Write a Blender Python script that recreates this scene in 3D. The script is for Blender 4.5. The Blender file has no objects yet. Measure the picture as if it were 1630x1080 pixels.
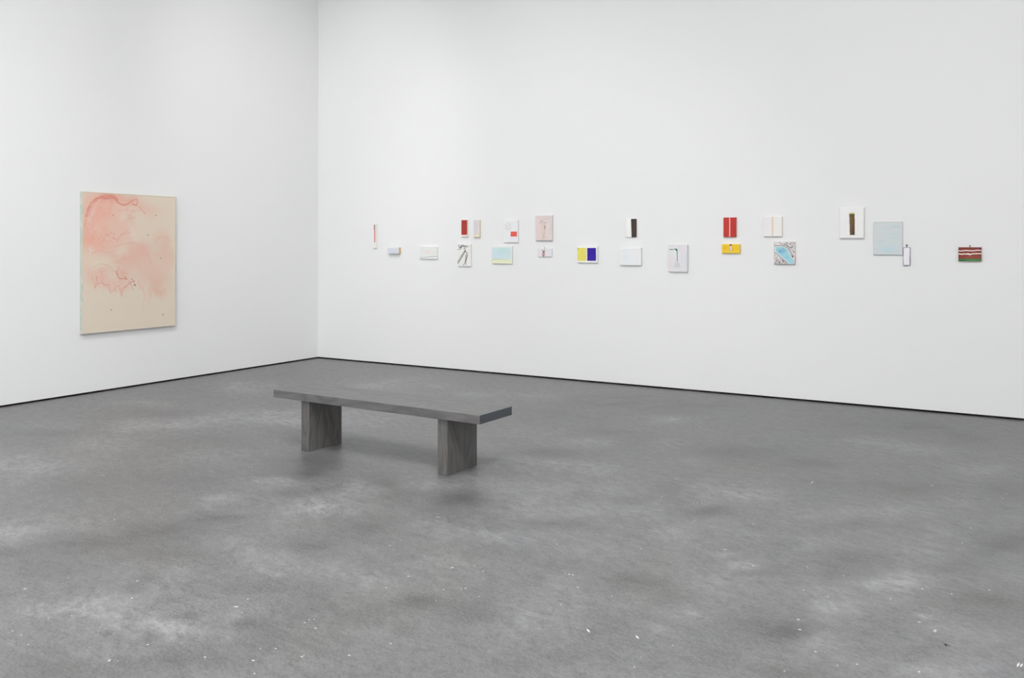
import bpy, bmesh, math, random
import numpy as np
from mathutils import Vector, Matrix

C = bpy.context.scene.collection
SC = bpy.context.scene

# ------------------------------------------------------------------ camera
# origin = inner corner of the two visible walls, floor at z=0;
# wall_left is the plane x=0 (runs towards -y), wall_right is y=0 (runs towards +x)
cam_d = bpy.data.cameras.new('camera')
cam = bpy.data.objects.new('camera', cam_d)
C.objects.link(cam)
cam_d.sensor_width = 36.0
cam_d.lens = 1399.95 / 1630 * 36.0
cam_d.shift_x = 0.0
cam_d.shift_y = -(540 - 392.06) / 1630
cam_d.clip_start = 0.05
cam.matrix_world = (Matrix.Translation((8.2204, -8.7693, 1.5)) @ Matrix.Rotation(0.5361, 4, 'Z')
                    @ Matrix.Rotation(math.pi / 2, 4, 'X') @ Matrix.Rotation(0.0011, 4, 'Z'))
SC.camera = cam

# ------------------------------------------------------------------ world, exposure, lights
w = bpy.data.worlds.new('world')
SC.world = w
w.use_nodes = True
w.node_tree.nodes['Background'].inputs[0].default_value = (0.75, 0.85, 1.0, 1)
w.node_tree.nodes['Background'].inputs[1].default_value = 0.2
SC.view_settings.view_transform = 'Standard'
SC.view_settings.look = 'None'
SC.view_settings.gamma = 1.0
SC.view_settings.use_curve_mapping = False
SC.view_settings.exposure = 0.0

ROOM_X, ROOM_Y, ROOM_H = 11.5, -12.5, 6.8
def area(name, loc, sx, sy, power, col, rot=(0, 0, 0)):
    l = bpy.data.lights.new(name, 'AREA')
    l.shape = 'RECTANGLE'; l.size = sx; l.size_y = sy
    l.energy = power; l.color = col
    o = bpy.data.objects.new(name, l)
    o.location = loc; o.rotation_euler = rot
    C.objects.link(o)
# luminous ceiling panels: (centre x, centre y, width, length, power)
PANELS = [(4.0, -7.0, 2.2, 2.2, 210), (9.0, -8.3, 2.2, 4.6, 470)]
for (x, y, sx, sy, pw) in PANELS:
    area('ceiling_panel_light', (x, y, ROOM_H - .02), sx, sy, pw, (1.0, .992, .98))
# added cool light before the solid back wall; no window is known there
area('added_back_light', (2.5, ROOM_Y + .03, 2.0), 3.0, 3.5, 175, (.93, .965, 1.0), (-math.pi / 2, 0, 0))
# unseen spots, added to even out wall brightness: (x, y, aim, power, colour)
SPOTS = [(3.0, -3.5, (0, 0, 2.0), 350, (1, .99, .98)), (3.2, -5.0, (0, -1.5, 1.0), 140, (1, .99, .98)),
         (1.5, -4.0, (3.5, 0, 1.2), 190, (1, .99, .98)), (3.6, -8.5, (0, -4.9, .6), 500, (.97, .985, 1.0)),
         (5.0, -5.0, (3.6, 0, .9), 170, (1, .99, .98))]
for (x, y, aim, pw, col) in SPOTS:
    l = bpy.data.lights.new('added_wall_spot', 'SPOT')
    l.energy = pw; l.spot_size = math.radians(55); l.spot_blend = 1.0
    l.shadow_soft_size = .22; l.color = col
    o = bpy.data.objects.new('added_wall_spot', l)
    o.location = (x, y, ROOM_H - .1)
    o.rotation_euler = (Vector(aim) - o.location).to_track_quat('-Z', 'Y').to_euler()
    C.objects.link(o)

# ------------------------------------------------------------------ helpers
def lin(*rgb):
    r = np.array(rgb, float) / 255.0
    return np.where(r <= .04045, r / 12.92, ((r + .055) / 1.055) ** 2.4)

class NT:
    """small node-tree writer"""
    def __init__(s, name, rough=.6, spec=.3):
        s.m = bpy.data.materials.new(name); s.m.use_nodes = True
        s.t = s.m.node_tree; s.n = s.t.nodes
        s.b = s.n['Principled BSDF']
        s.b.inputs['Roughness'].default_value = rough
        s.b.inputs['Specular IOR Level'].default_value = spec
    def new(s, typ, **k):
        n = s.n.new(typ)
        for a, v in k.items(): setattr(n, a, v)
        return n
    def put(s, sock, v):
        if isinstance(v, bpy.types.NodeSocket): s.t.links.new(v, sock)
        elif isinstance(v, (tuple, list)) and len(v) == 3 and sock.type == 'RGBA': sock.default_value = (*v, 1)
        else: sock.default_value = v
    def coord(s, which='Object', scale=(1, 1, 1), rot=(0, 0, 0)):
        c = s.new('ShaderNodeTexCoord'); m = s.new('ShaderNodeMapping')
        s.t.links.new(c.outputs[which], m.inputs[0])
        m.inputs['Scale'].default_value = scale; m.inputs['Rotation'].default_value = rot
        return m.outputs[0]
    def noise(s, vec, scale, detail=3, rough=.5, dist=0.0):
        n = s.new('ShaderNodeTexNoise'); s.put(n.inputs['Vector'], vec)
        n.inputs['Scale'].default_value = scale; n.inputs['Detail'].default_value = detail
        n.inputs['Roughness'].default_value = rough; n.inputs['Distortion'].default_value = dist
        return n.outputs['Fac']
    def math(s, op, a, b=0.0, c=None):
        n = s.new('ShaderNodeMath', operation=op)
        s.put(n.inputs[0], a); s.put(n.inputs[1], b)
        if c is not None: s.put(n.inputs[2], c)
        return n.outputs[0]
    def mr(s, v, a, b, c, d, smooth=False):
        n = s.new('ShaderNodeMapRange')
        if smooth: n.interpolation_type = 'SMOOTHSTEP'
        s.put(n.inputs[0], v)
        for i, q in enumerate((a, b, c, d)): n.inputs[i + 1].default_value = q
        return n.outputs[0]
    def mix(s, f, a, b, mode='MIX'):
        n = s.new('ShaderNodeMix', data_type='RGBA', blend_type=mode)
        s.put(n.inputs[0], f)
        s.put(n.inputs[6], a); s.put(n.inputs[7], b)
        return n.outputs[2]
    def bump(s, h, strength, dist):
        n = s.new('ShaderNodeBump'); s.put(n.inputs['Height'], h)
        n.inputs['Strength'].default_value = strength; n.inputs['Distance'].default_value = dist
        s.t.links.new(n.outputs[0], s.b.inputs['Normal'])
    def color(s, v): s.put(s.b.inputs['Base Color'], v); return s.m

def link(name, me, mats, parent=None):
    for m in mats: me.materials.append(m)
    o = bpy.data.objects.new(name, me)
    C.objects.link(o)
    if parent: o.parent = parent
    return o

def box_bm(bm, x0, x1, y0, y1, z0, z1, mi=0):
    v = [bm.verts.new(p) for p in ((x0, y0, z0), (x1, y0, z0), (x1, y1, z0), (x0, y1, z0),
                                   (x0, y0, z1), (x1, y0, z1), (x1, y1, z1), (x0, y1, z1))]
    for f in ((0, 3, 2, 1), (4, 5, 6, 7), (0, 1, 5, 4), (1, 2, 6, 5), (2, 3, 7, 6), (3, 0, 4, 7)):
        bm.faces.new([v[i] for i in f]).material_index = mi

def box(name, ext, mats, parent=None, bevel=0.0, kind=None):
    bm = bmesh.new(); box_bm(bm, *ext)
    if bevel:
        bmesh.ops.bevel(bm, geom=list(bm.edges), offset=bevel, segments=3, profile=.6, affect='EDGES')
    me = bpy.data.meshes.new(name); bm.to_mesh(me); bm.free()
    o = link(name, me, mats, parent)
    if kind: o['kind'] = kind
    return o

# value noise on numpy grids (used to break up brushwork and stains)
_rs = np.random.RandomState(7)
_T = _rs.rand(256, 256)
def vnoise(x, y):
    xi = np.floor(x).astype(int); yi = np.floor(y).astype(int)
    fx = x - xi; fy = y - yi
    fx = fx * fx * (3 - 2 * fx); fy = fy * fy * (3 - 2 * fy)
    g = lambda a, b: _T[a & 255, b & 255]
    return ((g(xi, yi) * (1 - fx) + g(xi + 1, yi) * fx) * (1 - fy)
            + (g(xi, yi + 1) * (1 - fx) + g(xi + 1, yi + 1) * fx) * fy)
def fbm(x, y, o=4, seed=0):
    s = 0; a = .5
    for k in range(o):
        s = s + a * vnoise(x * 2 ** k + 17.3 * k + seed * 31.7, y * 2 ** k + 9.1 * k + seed * 11.3); a *= .5
    return s / (1 - .5 ** o)

# ------------------------------------------------------------------ materials of the room
def wall_material():
    t = NT('white_wall_paint', .75, .2)
    v = t.coord('Object')
    f = t.mr(t.noise(v, .6, 4), .3, .7, 0, 1)
    t.bump(t.noise(v, 60, 4, .6), .04, .002)
    return t.color(t.mix(f, (.838, .843, .845), (.852, .855, .856)))

def concrete_material():
    t = NT('power_trowelled_concrete', .45, .85)
    v = t.coord('Object')
    at = t.new('ShaderNodeAttribute', attribute_name='stain')
    st = at.outputs['Fac']
    t.b.inputs['Coat Weight'].default_value = .08
    t.b.inputs['Coat Roughness'].default_value = .36
    big = t.mr(t.noise(v, .7, 3, .55), .3, .7, -1, 1)
    n1 = t.mr(t.noise(v, 2.6, 9, .66, .5), .25, .75, -1, 1)
    vs = t.coord('Object', (1, 1, 1), (0, 0, .54))
    mp = t.new('ShaderNodeMapping'); t.t.links.new(vs, mp.inputs[0]); mp.inputs['Scale'].default_value = (1.0, 1.7, 1)
    n2 = t.mr(t.noise(mp.outputs[0], 11, 10, .76, .5), .25, .75, -1, 1)
    n3 = t.mr(t.noise(mp.outputs[0], 48, 6, .72, .4), .25, .75, -1, 1)
    n4 = t.mr(t.noise(v, 170, 3, .7), .2, .8, -1, 1)
    # trowel sweeps: stretched streaks that change direction slowly
    ts = t.coord('Object', (1.2, 6, 1), (0, 0, .35))
    n5 = t.mr(t.noise(ts, 5, 7, .7, 1.6), .25, .75, -1, 1)
    ragged = t.mr(t.math('ADD', n1, n2), -.8, .8, .2, 1.8)
    s = t.math('MULTIPLY', t.math('MULTIPLY', st, ragged), .50)
    for nn, a in ((big, .03), (n1, .20), (n2, .30), (n3, .34), (n4, .36), (n5, .20)):
        s = t.math('ADD', s, t.math('MULTIPLY', nn, a))
    val = t.math('MULTIPLY', t.math('ADD', s, 1.0), FLOOR_ALB)
    # tiny white aggregate flecks
    vo = t.new('ShaderNodeTexVoronoi'); t.put(vo.inputs['Vector'], v); vo.inputs['Scale'].default_value = 9.0
    fl = t.mr(vo.outputs['Distance'], .012, .03, 1, 0)
    sel = t.math('GREATER_THAN', t.noise(v, 2.3, 1), .56)
    fl = t.math('MULTIPLY', t.math('MULTIPLY', fl, sel), .5)
    c = t.new('ShaderNodeCombineColor')
    tint = t.mr(t.math('SUBTRACT', t.noise(v, 1.3, 3, .6), t.math('MULTIPLY', st, .10)), .35, .65, 0, 1)
    for i, (a, b) in enumerate(((.985, 1.0), (.993, .998), (1.022, .99))):
        t.put(c.inputs[i], t.math('MULTIPLY', val, t.mr(tint, 0, 1, a, b)))
    t.put(t.b.inputs['Roughness'], t.mr(n1, -1, 1, .40, .56))
    t.bump(n3, .12, .002)
    return t.color(t.mix(fl, c.outputs[0], (.6, .6, .6)))

FLOOR_ALB = .163
M_wall = wall_material()
M_floor = concrete_material()
def plain(name, col, rough=.6, spec=.3, var=.06, scale=30, metallic=0):
    t = NT(name, rough, spec)
    v = t.coord('Object')
    f = t.mr(t.noise(v, scale, 4, .6), .25, .75, 0, 1)
    t.b.inputs['Metallic'].default_value = metallic
    return t.color(t.mix(f, tuple(c * (1 - var) for c in col), tuple(c * (1 + var) for c in col)))
M_fleck = plain('white_paint_fleck', (.66, .66, .64), .6)
M_scuff = plain('pale_scuff', (.235, .235, .235), .6)
M_ceiling = plain('matt_grey_ceiling_paint', (.46, .46, .46), .8, .2, .01, 2)
M_frame = plain('white_skylight_frame', (.75, .75, .75), .5, .3, .01)
t = NT('dark_wall_recess', .8, .15)
v = t.coord('Object')
M_recess = t.color(t.mix(t.mr(t.noise(v, 2.2, 5, .7), .5, .64, 0, 1), (.012, .011, .010), (.085, .065, .048)))

# ------------------------------------------------------------------ room
GAP = .019      # shadow gap under the wall boards
FLOOR_STAINS_AND_REFLECTION = [
    (1.93,-4.04,0.0620,-0.0038,0.0286,0.60), (2.12,-3.68,0.0693,0.0173,0.0308,0.60), (2.42,-3.18,0.1037,0.0271,0.0503,0.80), 
    (2.80,-3.30,0.0369,-0.0071,0.0253,0.60), (2.17,-4.60,0.0385,-0.0002,0.0159,0.60), (2.24,-5.32,0.0850,-0.0168,0.0291,0.70), 
    (2.65,-5.17,0.0283,0.0018,0.0109,0.40), (1.22,-4.47,0.0527,0.0060,0.0194,0.40), (0.93,-2.02,0.0936,-0.0038,0.0535,0.50), 
    (1.20,-2.34,0.0511,-0.0045,0.0296,0.40), (0.93,-3.39,0.0528,0.0037,0.0230,0.40), (3.23,-4.41,0.0381,0.0110,0.0170,0.40), 
    (4.06,-5.14,0.0103,0.0005,0.0053,0.50), (4.02,-4.72,0.0155,-0.0034,0.0102,0.50), (4.65,-4.91,0.0269,-0.0024,0.0186,0.70), 
    (1.44,-4.62,0.0713,-0.0078,0.0262,-0.50), (3.57,-4.99,0.0775,-0.0028,0.0383,-0.30), (3.88,-4.24,0.0332,-0.0064,0.0236,-0.70),  # last entry: dark reflection of the left bench leg, painted in
    (4.14,-4.51,0.0059,-0.0016,0.0044,-0.80), (3.92,-4.60,0.0085,-0.0004,0.0051,-0.50), (3.06,-5.39,0.0833,-0.0026,0.0328,-0.25), 
    (4.31,-4.88,0.0078,-0.0010,0.0051,-0.50), (1.61,-3.60,0.0357,0.0005,0.0167,-0.30), (2.72,-4.12,0.0827,0.0202,0.0370,-0.25), 
    (2.03,-1.35,0.0590,-0.0156,0.0520,0.40), (2.44,-1.11,0.1130,-0.0170,0.1026,0.50), (3.34,-1.32,0.0253,0.0007,0.0227,0.50), 
    (3.94,-1.13,0.0309,0.0065,0.0256,0.40), (3.15,-2.94,0.1545,0.0079,0.1024,0.50), (4.79,-2.61,0.0363,0.0063,0.0317,0.30), 
    (5.31,-2.69,0.0183,0.0026,0.0191,0.60), (5.69,-3.44,0.0075,0.0011,0.0078,0.70), (5.52,-1.51,0.0151,0.0041,0.0160,0.50), 
    (5.29,-3.53,0.0512,0.0247,0.0256,0.50), (4.56,-4.57,0.0372,0.0064,0.0221,0.50), (5.61,-4.18,0.0439,0.0117,0.0326,0.40), 
    (4.99,-4.23,0.0325,0.0123,0.0175,0.50), (5.96,-3.73,0.0305,0.0120,0.0212,0.40), (4.67,-4.38,0.0081,-0.0031,0.0080,-0.80), 
    (5.32,-4.43,0.0167,0.0012,0.0139,-0.80), (4.92,-4.52,0.0068,-0.0007,0.0057,-0.40), (5.17,-3.18,0.0502,0.0199,0.0306,-0.50), 
    (4.75,-0.97,0.1849,0.0756,0.1259,-0.40), (5.25,-2.33,0.0515,0.0175,0.0397,-0.30), (6.28,-3.59,0.0070,-0.0011,0.0135,-0.60), 
    (6.12,-3.95,0.0099,0.0039,0.0069,-0.50), (4.64,-1.94,0.0665,0.0124,0.0602,-0.30), (5.72,-2.44,0.0302,0.0083,0.0298,-0.30), 
    (5.84,-2.42,0.0088,-0.0015,0.0171,0.60), (6.20,-2.84,0.0062,0.0018,0.0068,0.40), (6.57,-3.45,0.0416,0.0180,0.0331,0.50), 
    (6.73,-3.46,0.0178,0.0077,0.0150,0.40), (7.11,-1.56,0.0111,0.0044,0.0174,0.50), (7.25,-1.55,0.0040,0.0011,0.0099,0.40), 
    (7.47,-1.63,0.0258,0.0135,0.0269,0.40), (7.93,-2.10,0.0160,0.0088,0.0228,0.50), (7.24,-3.64,0.0060,0.0016,0.0113,0.50), 
    (7.75,-3.65,0.0033,0.0014,0.0074,0.50), (7.49,-3.35,0.0240,0.0128,0.0193,0.35), (7.76,-3.05,0.0161,0.0086,0.0184,0.30), 
    (6.38,-2.40,0.0588,0.0225,0.0578,-0.50), (5.43,-0.94,0.0940,0.0422,0.0657,-0.30), (7.29,-0.82,0.1294,0.0717,0.0956,-0.40), 
    (7.73,-1.11,0.0283,0.0144,0.0500,-0.40), (6.64,-3.93,0.0121,0.0047,0.0105,-0.60), (6.41,-3.85,0.0035,-0.0021,0.0101,-0.40), 
    (7.14,-2.94,0.0425,0.0223,0.0304,-0.30), (7.57,-2.85,0.0180,0.0080,0.0297,-0.40), (6.86,-2.55,0.0351,0.0172,0.0281,-0.35), 
    (8.07,-2.55,0.0178,0.0097,0.0435,-0.40), (7.33,-3.72,0.0080,0.0035,0.0093,-0.40), (3.65,-6.16,0.0214,-0.0039,0.0072,0.80), 
    (3.73,-5.93,0.0237,0.0016,0.0089,0.30), (4.86,-6.51,0.0396,-0.0036,0.0162,0.50), (5.15,-6.55,0.0164,0.0031,0.0067,0.50), 
    (5.33,-6.49,0.0060,-0.0009,0.0030,0.80), (5.26,-6.73,0.0147,0.0027,0.0058,0.50), (4.76,-6.64,0.0123,-0.0023,0.0045,0.30), 
    (5.02,-5.72,0.0103,-0.0004,0.0060,0.70), (4.72,-6.14,0.0219,0.0043,0.0092,0.30), (5.40,-6.33,0.0065,0.0006,0.0032,0.30), 
    (4.62,-5.07,0.0159,-0.0025,0.0109,0.50), (4.73,-5.63,0.0103,0.0009,0.0053,0.30), (5.27,-5.81,0.0175,0.0071,0.0076,0.40), 
    (5.56,-6.40,0.0046,-0.0000,0.0024,0.30), (4.12,-6.02,0.0475,0.0145,0.0180,-0.60), (4.25,-5.71,0.0315,0.0036,0.0139,-0.60), 
    (4.33,-5.44,0.0099,0.0030,0.0043,-0.70), (4.76,-6.18,0.0015,-0.0000,0.0007,-0.70), (4.77,-6.28,0.0023,0.0000,0.0010,-0.40), 
    (5.27,-6.56,0.0021,-0.0007,0.0010,-0.70), (5.28,-6.38,0.0025,0.0006,0.0011,-0.70), (5.54,-6.32,0.0029,0.0007,0.0014,-0.70), 
    (5.56,-6.61,0.0099,0.0007,0.0047,-0.50), (5.43,-6.72,0.0050,-0.0005,0.0022,-0.30), (5.24,-6.94,0.0206,0.0030,0.0075,-0.35), 
    (3.89,-6.30,0.0073,0.0010,0.0025,-0.40), (5.12,-5.48,0.0093,0.0011,0.0054,-0.50), (5.35,-5.96,0.0221,0.0104,0.0090,-0.30), 
    (4.66,-5.98,0.0217,0.0060,0.0091,-0.40), (4.21,-6.35,0.0249,0.0041,0.0090,-0.30), (5.70,-6.38,0.0049,-0.0006,0.0030,-0.40), 
    (5.92,-6.37,0.0113,-0.0015,0.0077,-0.20), (4.79,-4.99,0.0127,0.0004,0.0082,0.40), (5.51,-4.95,0.0228,0.0090,0.0119,0.40), 
    (5.85,-4.93,0.0204,0.0094,0.0102,0.50), (5.64,-5.68,0.0052,0.0004,0.0035,0.60), (5.82,-5.29,0.0130,0.0030,0.0087,0.35), 
    (5.44,-5.66,0.0099,-0.0013,0.0073,0.30), (6.23,-4.11,0.0802,0.0384,0.0455,0.40), (6.57,-4.41,0.0040,-0.0003,0.0069,0.50), 
    (6.33,-4.89,0.0127,0.0036,0.0103,0.30), (6.45,-5.70,0.0111,-0.0017,0.0134,0.35), (6.91,-5.53,0.0011,0.0003,0.0011,0.60), 
    (6.00,-6.11,0.0026,0.0000,0.0018,0.35), (6.70,-5.91,0.0146,0.0078,0.0063,0.35), (6.46,-5.35,0.0073,-0.0015,0.0105,0.30), 
    (5.20,-5.12,0.0197,-0.0000,0.0143,-0.60), (6.05,-4.54,0.0180,0.0086,0.0094,-0.50), (5.89,-5.17,0.0263,0.0126,0.0123,-0.35), 
    (5.97,-5.78,0.0099,0.0029,0.0058,-0.60), (6.26,-5.74,0.0060,0.0001,0.0054,-0.50), (6.09,-6.02,0.0048,0.0014,0.0027,-0.40), 
    (6.63,-5.13,0.0106,0.0027,0.0101,-0.50), (6.88,-5.15,0.0090,-0.0024,0.0195,-0.40), (6.33,-5.09,0.0112,0.0044,0.0070,-0.30), 
    (5.86,-6.05,0.0111,0.0004,0.0074,-0.30), (6.76,-5.93,0.0101,0.0048,0.0053,-0.50), (6.44,-6.11,0.0167,0.0039,0.0114,-0.15), 
    (6.79,-5.67,0.0051,-0.0003,0.0071,-0.30), (6.93,-4.25,0.0051,0.0019,0.0052,0.50), (7.25,-4.21,0.0032,0.0005,0.0069,0.60), 
    (7.05,-4.63,0.0014,0.0005,0.0015,0.70), (6.93,-4.55,0.0008,0.0002,0.0009,0.70), (6.99,-4.91,0.0126,0.0047,0.0118,0.40), 
    (7.71,-4.52,0.0072,0.0031,0.0115,0.70), (7.81,-4.34,0.0039,0.0016,0.0086,0.50), (7.75,-3.98,0.0046,0.0017,0.0114,0.50), 
    (7.51,-4.96,0.0041,0.0015,0.0057,0.60), (7.42,-4.86,0.0035,0.0010,0.0061,0.40), (7.53,-5.29,0.0022,0.0003,0.0052,0.50), 
    (6.99,-5.34,0.0024,-0.0001,0.0041,0.60), (8.04,-4.92,0.0157,0.0090,0.0144,0.40), (8.06,-5.23,0.0059,0.0033,0.0061,0.50), 
    (7.84,-5.36,0.0033,0.0017,0.0038,0.50), (7.48,-4.30,0.0170,0.0087,0.0141,-0.50), (7.46,-4.54,0.0039,0.0017,0.0046,-0.40), 
    (7.85,-4.24,0.0040,0.0020,0.0052,-0.50), (8.09,-3.62,0.0093,0.0053,0.0155,-0.80), (7.30,-5.23,0.0126,0.0033,0.0182,-0.40), 
    (7.41,-5.29,0.0056,0.0021,0.0065,-0.50), (7.94,-3.92,0.0113,0.0054,0.0263,-0.30), (8.12,-4.67,0.0077,0.0035,0.0466,-0.40), 
    (7.70,-5.06,0.0114,0.0055,0.0124,-0.30), (7.49,-5.60,0.0061,0.0023,0.0070,-0.40), (7.19,-5.67,0.0154,0.0036,0.0188,-0.30), 
    (8.02,-4.58,0.0129,0.0071,0.0169,-0.35), (7.20,-4.61,0.0104,0.0050,0.0078,-0.30), (7.83,-5.20,0.0065,0.0036,0.0043,-0.20), 
    (7.94,-5.09,0.0000,-0.0000,0.0003,-0.50), (7.86,-4.85,0.0001,0.0000,0.0003,1.00), 
]
FLOOR_FLECKS = [
    (2.753,-4.888), (3.870,-5.419), (2.942,-5.639), (3.536,-4.776), (3.641,-4.559), (3.672,-4.560), (0.269,-3.510), (2.794,-4.348), (4.112,-3.532), 
    (4.120,-3.504), (4.210,-3.522), (4.095,-3.135), (5.492,-4.561), (4.820,-4.893), (5.102,-4.003), (5.134,-4.001), (3.909,-1.558), (2.687,-0.314), 
    (5.401,-2.014), (4.614,-1.326), (6.236,-3.359), (8.049,-0.451), (7.675,-1.997), (7.821,-2.778), (8.058,-2.776), (8.075,-2.658), (7.855,-2.943), 
    (7.010,-2.982), (6.977,-2.204), (6.304,-3.781), (6.622,-4.125), (6.917,-4.024), (7.438,-3.409), (6.696,-1.730), (3.811,-6.088), (4.478,-6.382), 
    (3.913,-5.695), (3.895,-5.745), (4.812,-6.680), (4.870,-6.618), (4.804,-6.820), (4.871,-6.824), (4.973,-6.857), (5.357,-6.627), (4.922,-6.379), 
    (5.378,-6.766), (5.351,-6.131), (5.437,-6.243), (5.726,-6.182), (5.799,-6.199), (5.793,-6.403), (5.924,-6.401), (5.923,-6.390), (5.939,-6.454), 
    (5.793,-6.513), (5.745,-6.432), (5.872,-6.580), (5.625,-6.585), (5.737,-6.141), (5.720,-6.152), (5.449,-5.297), (5.449,-5.210), (5.888,-5.385), 
    (5.962,-5.312), (6.036,-5.351), (6.066,-5.576), (6.079,-5.560), (6.049,-5.570), (6.179,-5.605), (6.004,-5.621), (5.777,-5.733), (5.779,-5.578), 
    (6.156,-4.852), (6.376,-5.184), (6.395,-5.182), (6.413,-5.180), (6.498,-5.301), (6.519,-5.501), (6.989,-5.770), (6.997,-5.854), (7.054,-5.620), 
    (6.135,-6.151), (6.065,-6.305), (6.666,-5.314), (6.546,-4.693), (6.047,-5.738), (7.305,-4.528), (7.355,-4.821), (7.461,-4.838), (7.799,-4.540), 
    (7.696,-4.729), (7.914,-4.536), (8.052,-4.405), (8.092,-4.348), (7.888,-4.984), (7.889,-4.970), (7.826,-4.921), (7.525,-5.398), (7.674,-5.423), 
    (7.615,-5.469), (7.463,-5.608), (7.872,-5.370), (7.406,-5.144), (7.432,-5.236), (7.475,-4.554), (7.086,-4.640), (7.908,-3.782), (7.929,-3.492), 
    (6.528,-3.797), (6.554,-3.796), (6.509,-3.809), 
]
FLOOR_SCRATCHES = [
    (2.978,-5.204,3.024,-5.195,1.00), (0.244,-4.069,0.268,-4.018,1.00), (4.768,-6.252,4.778,-6.237,1.60), (5.358,-6.218,5.385,-6.209,1.80), 
    (4.439,-6.565,4.425,-6.541,1.00), (7.657,-2.697,7.680,-2.666,1.30), (7.006,-3.036,7.007,-2.949,1.00), (5.368,-4.798,5.402,-4.791,1.20), 
    (6.712,-5.654,6.740,-5.683,1.80), (6.901,-5.612,6.924,-5.636,1.80), (6.894,-4.496,6.916,-4.483,1.30), (5.352,-6.788,5.342,-6.771,1.40), 
    (5.931,-6.458,5.945,-6.450,1.50), (5.882,-5.398,5.895,-5.381,1.30), (8.168,-5.155,8.175,-5.107,1.30), (8.178,-5.149,8.185,-5.112,1.30), 
    (5.487,-5.864,5.524,-5.892,0.70), (5.486,-5.856,5.529,-5.889,0.80), (5.493,-5.852,5.541,-5.890,0.70), (5.506,-5.853,5.548,-5.886,0.80), 
    (5.513,-5.849,5.552,-5.883,0.60), (5.539,-5.833,5.571,-5.856,0.60), (5.561,-5.828,5.585,-5.847,0.60), (5.582,-5.799,5.611,-5.823,0.80), 
    (5.601,-5.804,5.625,-5.823,0.60), (6.745,-4.806,6.775,-4.845,0.70), (6.753,-4.792,6.788,-4.837,0.80), (6.763,-4.786,6.798,-4.831,0.90), 
    (6.773,-4.780,6.808,-4.825,0.90), (6.783,-4.773,6.818,-4.819,0.80), (6.796,-4.766,6.823,-4.798,0.70), (6.809,-4.768,6.828,-4.785,0.70), 
]
M_scar = plain('dark_floor_scar', (.07, .07, .07), .8)
# floor: a fine grid where the picture's stains lie, plain slabs of the same plane around it
STEP = .022
gx = np.arange(0.0, 8.8 + 1e-6, STEP); gy = np.arange(-8.0, 0.0 + 1e-6, STEP)
gx[-1] = 8.8; gy[-1] = 0.0
X, Y = np.meshgrid(gx, gy, indexing='ij')
wx = X + .16 * (fbm(X * 2.3, Y * 2.3, 4, 1) - .5) + .05 * (fbm(X * 9, Y * 9, 3, 3) - .5)
wy = Y + .16 * (fbm(X * 2.3, Y * 2.3, 4, 2) - .5) + .05 * (fbm(X * 9, Y * 9, 3, 4) - .5)
S = np.zeros_like(X)
for (cx, cy, cxx, cxy, cyy, a) in FLOOR_STAINS_AND_REFLECTION:
    # never narrower than a few grid steps
    cxx += 3e-4; cyy += 3e-4
    det = cxx * cyy - cxy * cxy
    dx = wx - cx; dy = wy - cy
    q = (cyy * dx * dx - 2 * cxy * dx * dy + cxx * dy * dy) / det
    S += a * np.exp(-.5 * q)
S *= .35 + 1.3 * fbm(X * 5, Y * 5, 4, 5)
# fade to the plain slab at the borders
e = np.minimum(np.minimum((8.8 - X) / .4, (Y + 8.0) / .4), 1); S *= np.clip(e, 0, 1)
nx, ny = X.shape
base = np.arange(nx * ny).reshape(nx, ny)
quads = np.stack([base[:-1, :-1], base[1:, :-1], base[1:, 1:], base[:-1, 1:]], -1).reshape(-1, 4)
verts = np.stack([X, Y, np.zeros_like(X)], -1).reshape(-1, 3).tolist()
faces = quads.tolist(); stain = S.reshape(-1).tolist(); mat = [0] * len(faces)
def flat(poly, z, mi, s=0.0):
    i = len(verts)
    for p in poly: verts.append((p[0], p[1], z)); stain.append(s)
    faces.append(list(range(i, i + len(poly)))); mat.append(mi)
RX, RY = ROOM_X + .2, ROOM_Y - .2
flat([(8.8, RY), (RX, RY), (RX, .2), (8.8, .2)], 0, 0)
flat([(-.2, RY), (8.8, RY), (8.8, -8.0), (-.2, -8.0)], 0, 0)
flat([(-.2, -8.0), (0, -8.0), (0, .2), (-.2, .2)], 0, 0)
flat([(0, 0), (8.8, 0), (8.8, .2), (0, .2)], 0, 0)
rnd = random.Random(3)
# a small dark scar in the concrete near the right front
for k in range(9):
    x, y = 7.94 + rnd.uniform(-.010, .010), -5.09 + rnd.uniform(-.008, .008); r = rnd.uniform(.002, .005)
    flat([(x + r * math.cos(a), y + r * math.sin(a)) for a in (0, 1.2, 2.5, 3.8, 5.1)], .0003, 3)
for (x, y) in FLOOR_FLECKS:      # dried paint flecks, a third of a millimetre thick
    r = rnd.uniform(.0028, .0052); n = 7; a0 = rnd.random() * 6
    sx = rnd.uniform(.7, 1.5)
    flat([(x + sx * r * rnd.uniform(.7, 1.2) * math.cos(a0 + k * 2 * math.pi / n),
           y + r * rnd.uniform(.7, 1.2) * math.sin(a0 + k * 2 * math.pi / n)) for k in range(n)], .0004, 1)
for k in range(110):             # many faint smaller ones
    x = rnd.uniform(1, 8.3); y = rnd.uniform(-7, -.6); r = rnd.uniform(.0010, .0020)
    flat([(x + r * math.cos(a), y + r * math.sin(a)) for a in (0, 1.2, 2.5, 3.8, 5.1)], .0004, 1)
def scratch(x0, y0, x1, y1, w, mi):
    d = Vector((x1 - x0, y1 - y0)); L = max(d.length, 1e-4); n = Vector((-d.y, d.x)) / L * w
    m = ((x0 + x1) / 2, (y0 + y1) / 2)
    flat([(x0, y0), (m[0] - n.x, m[1] - n.y), (x1, y1), (m[0] + n.x, m[1] + n.y)], .0004, mi)
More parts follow.
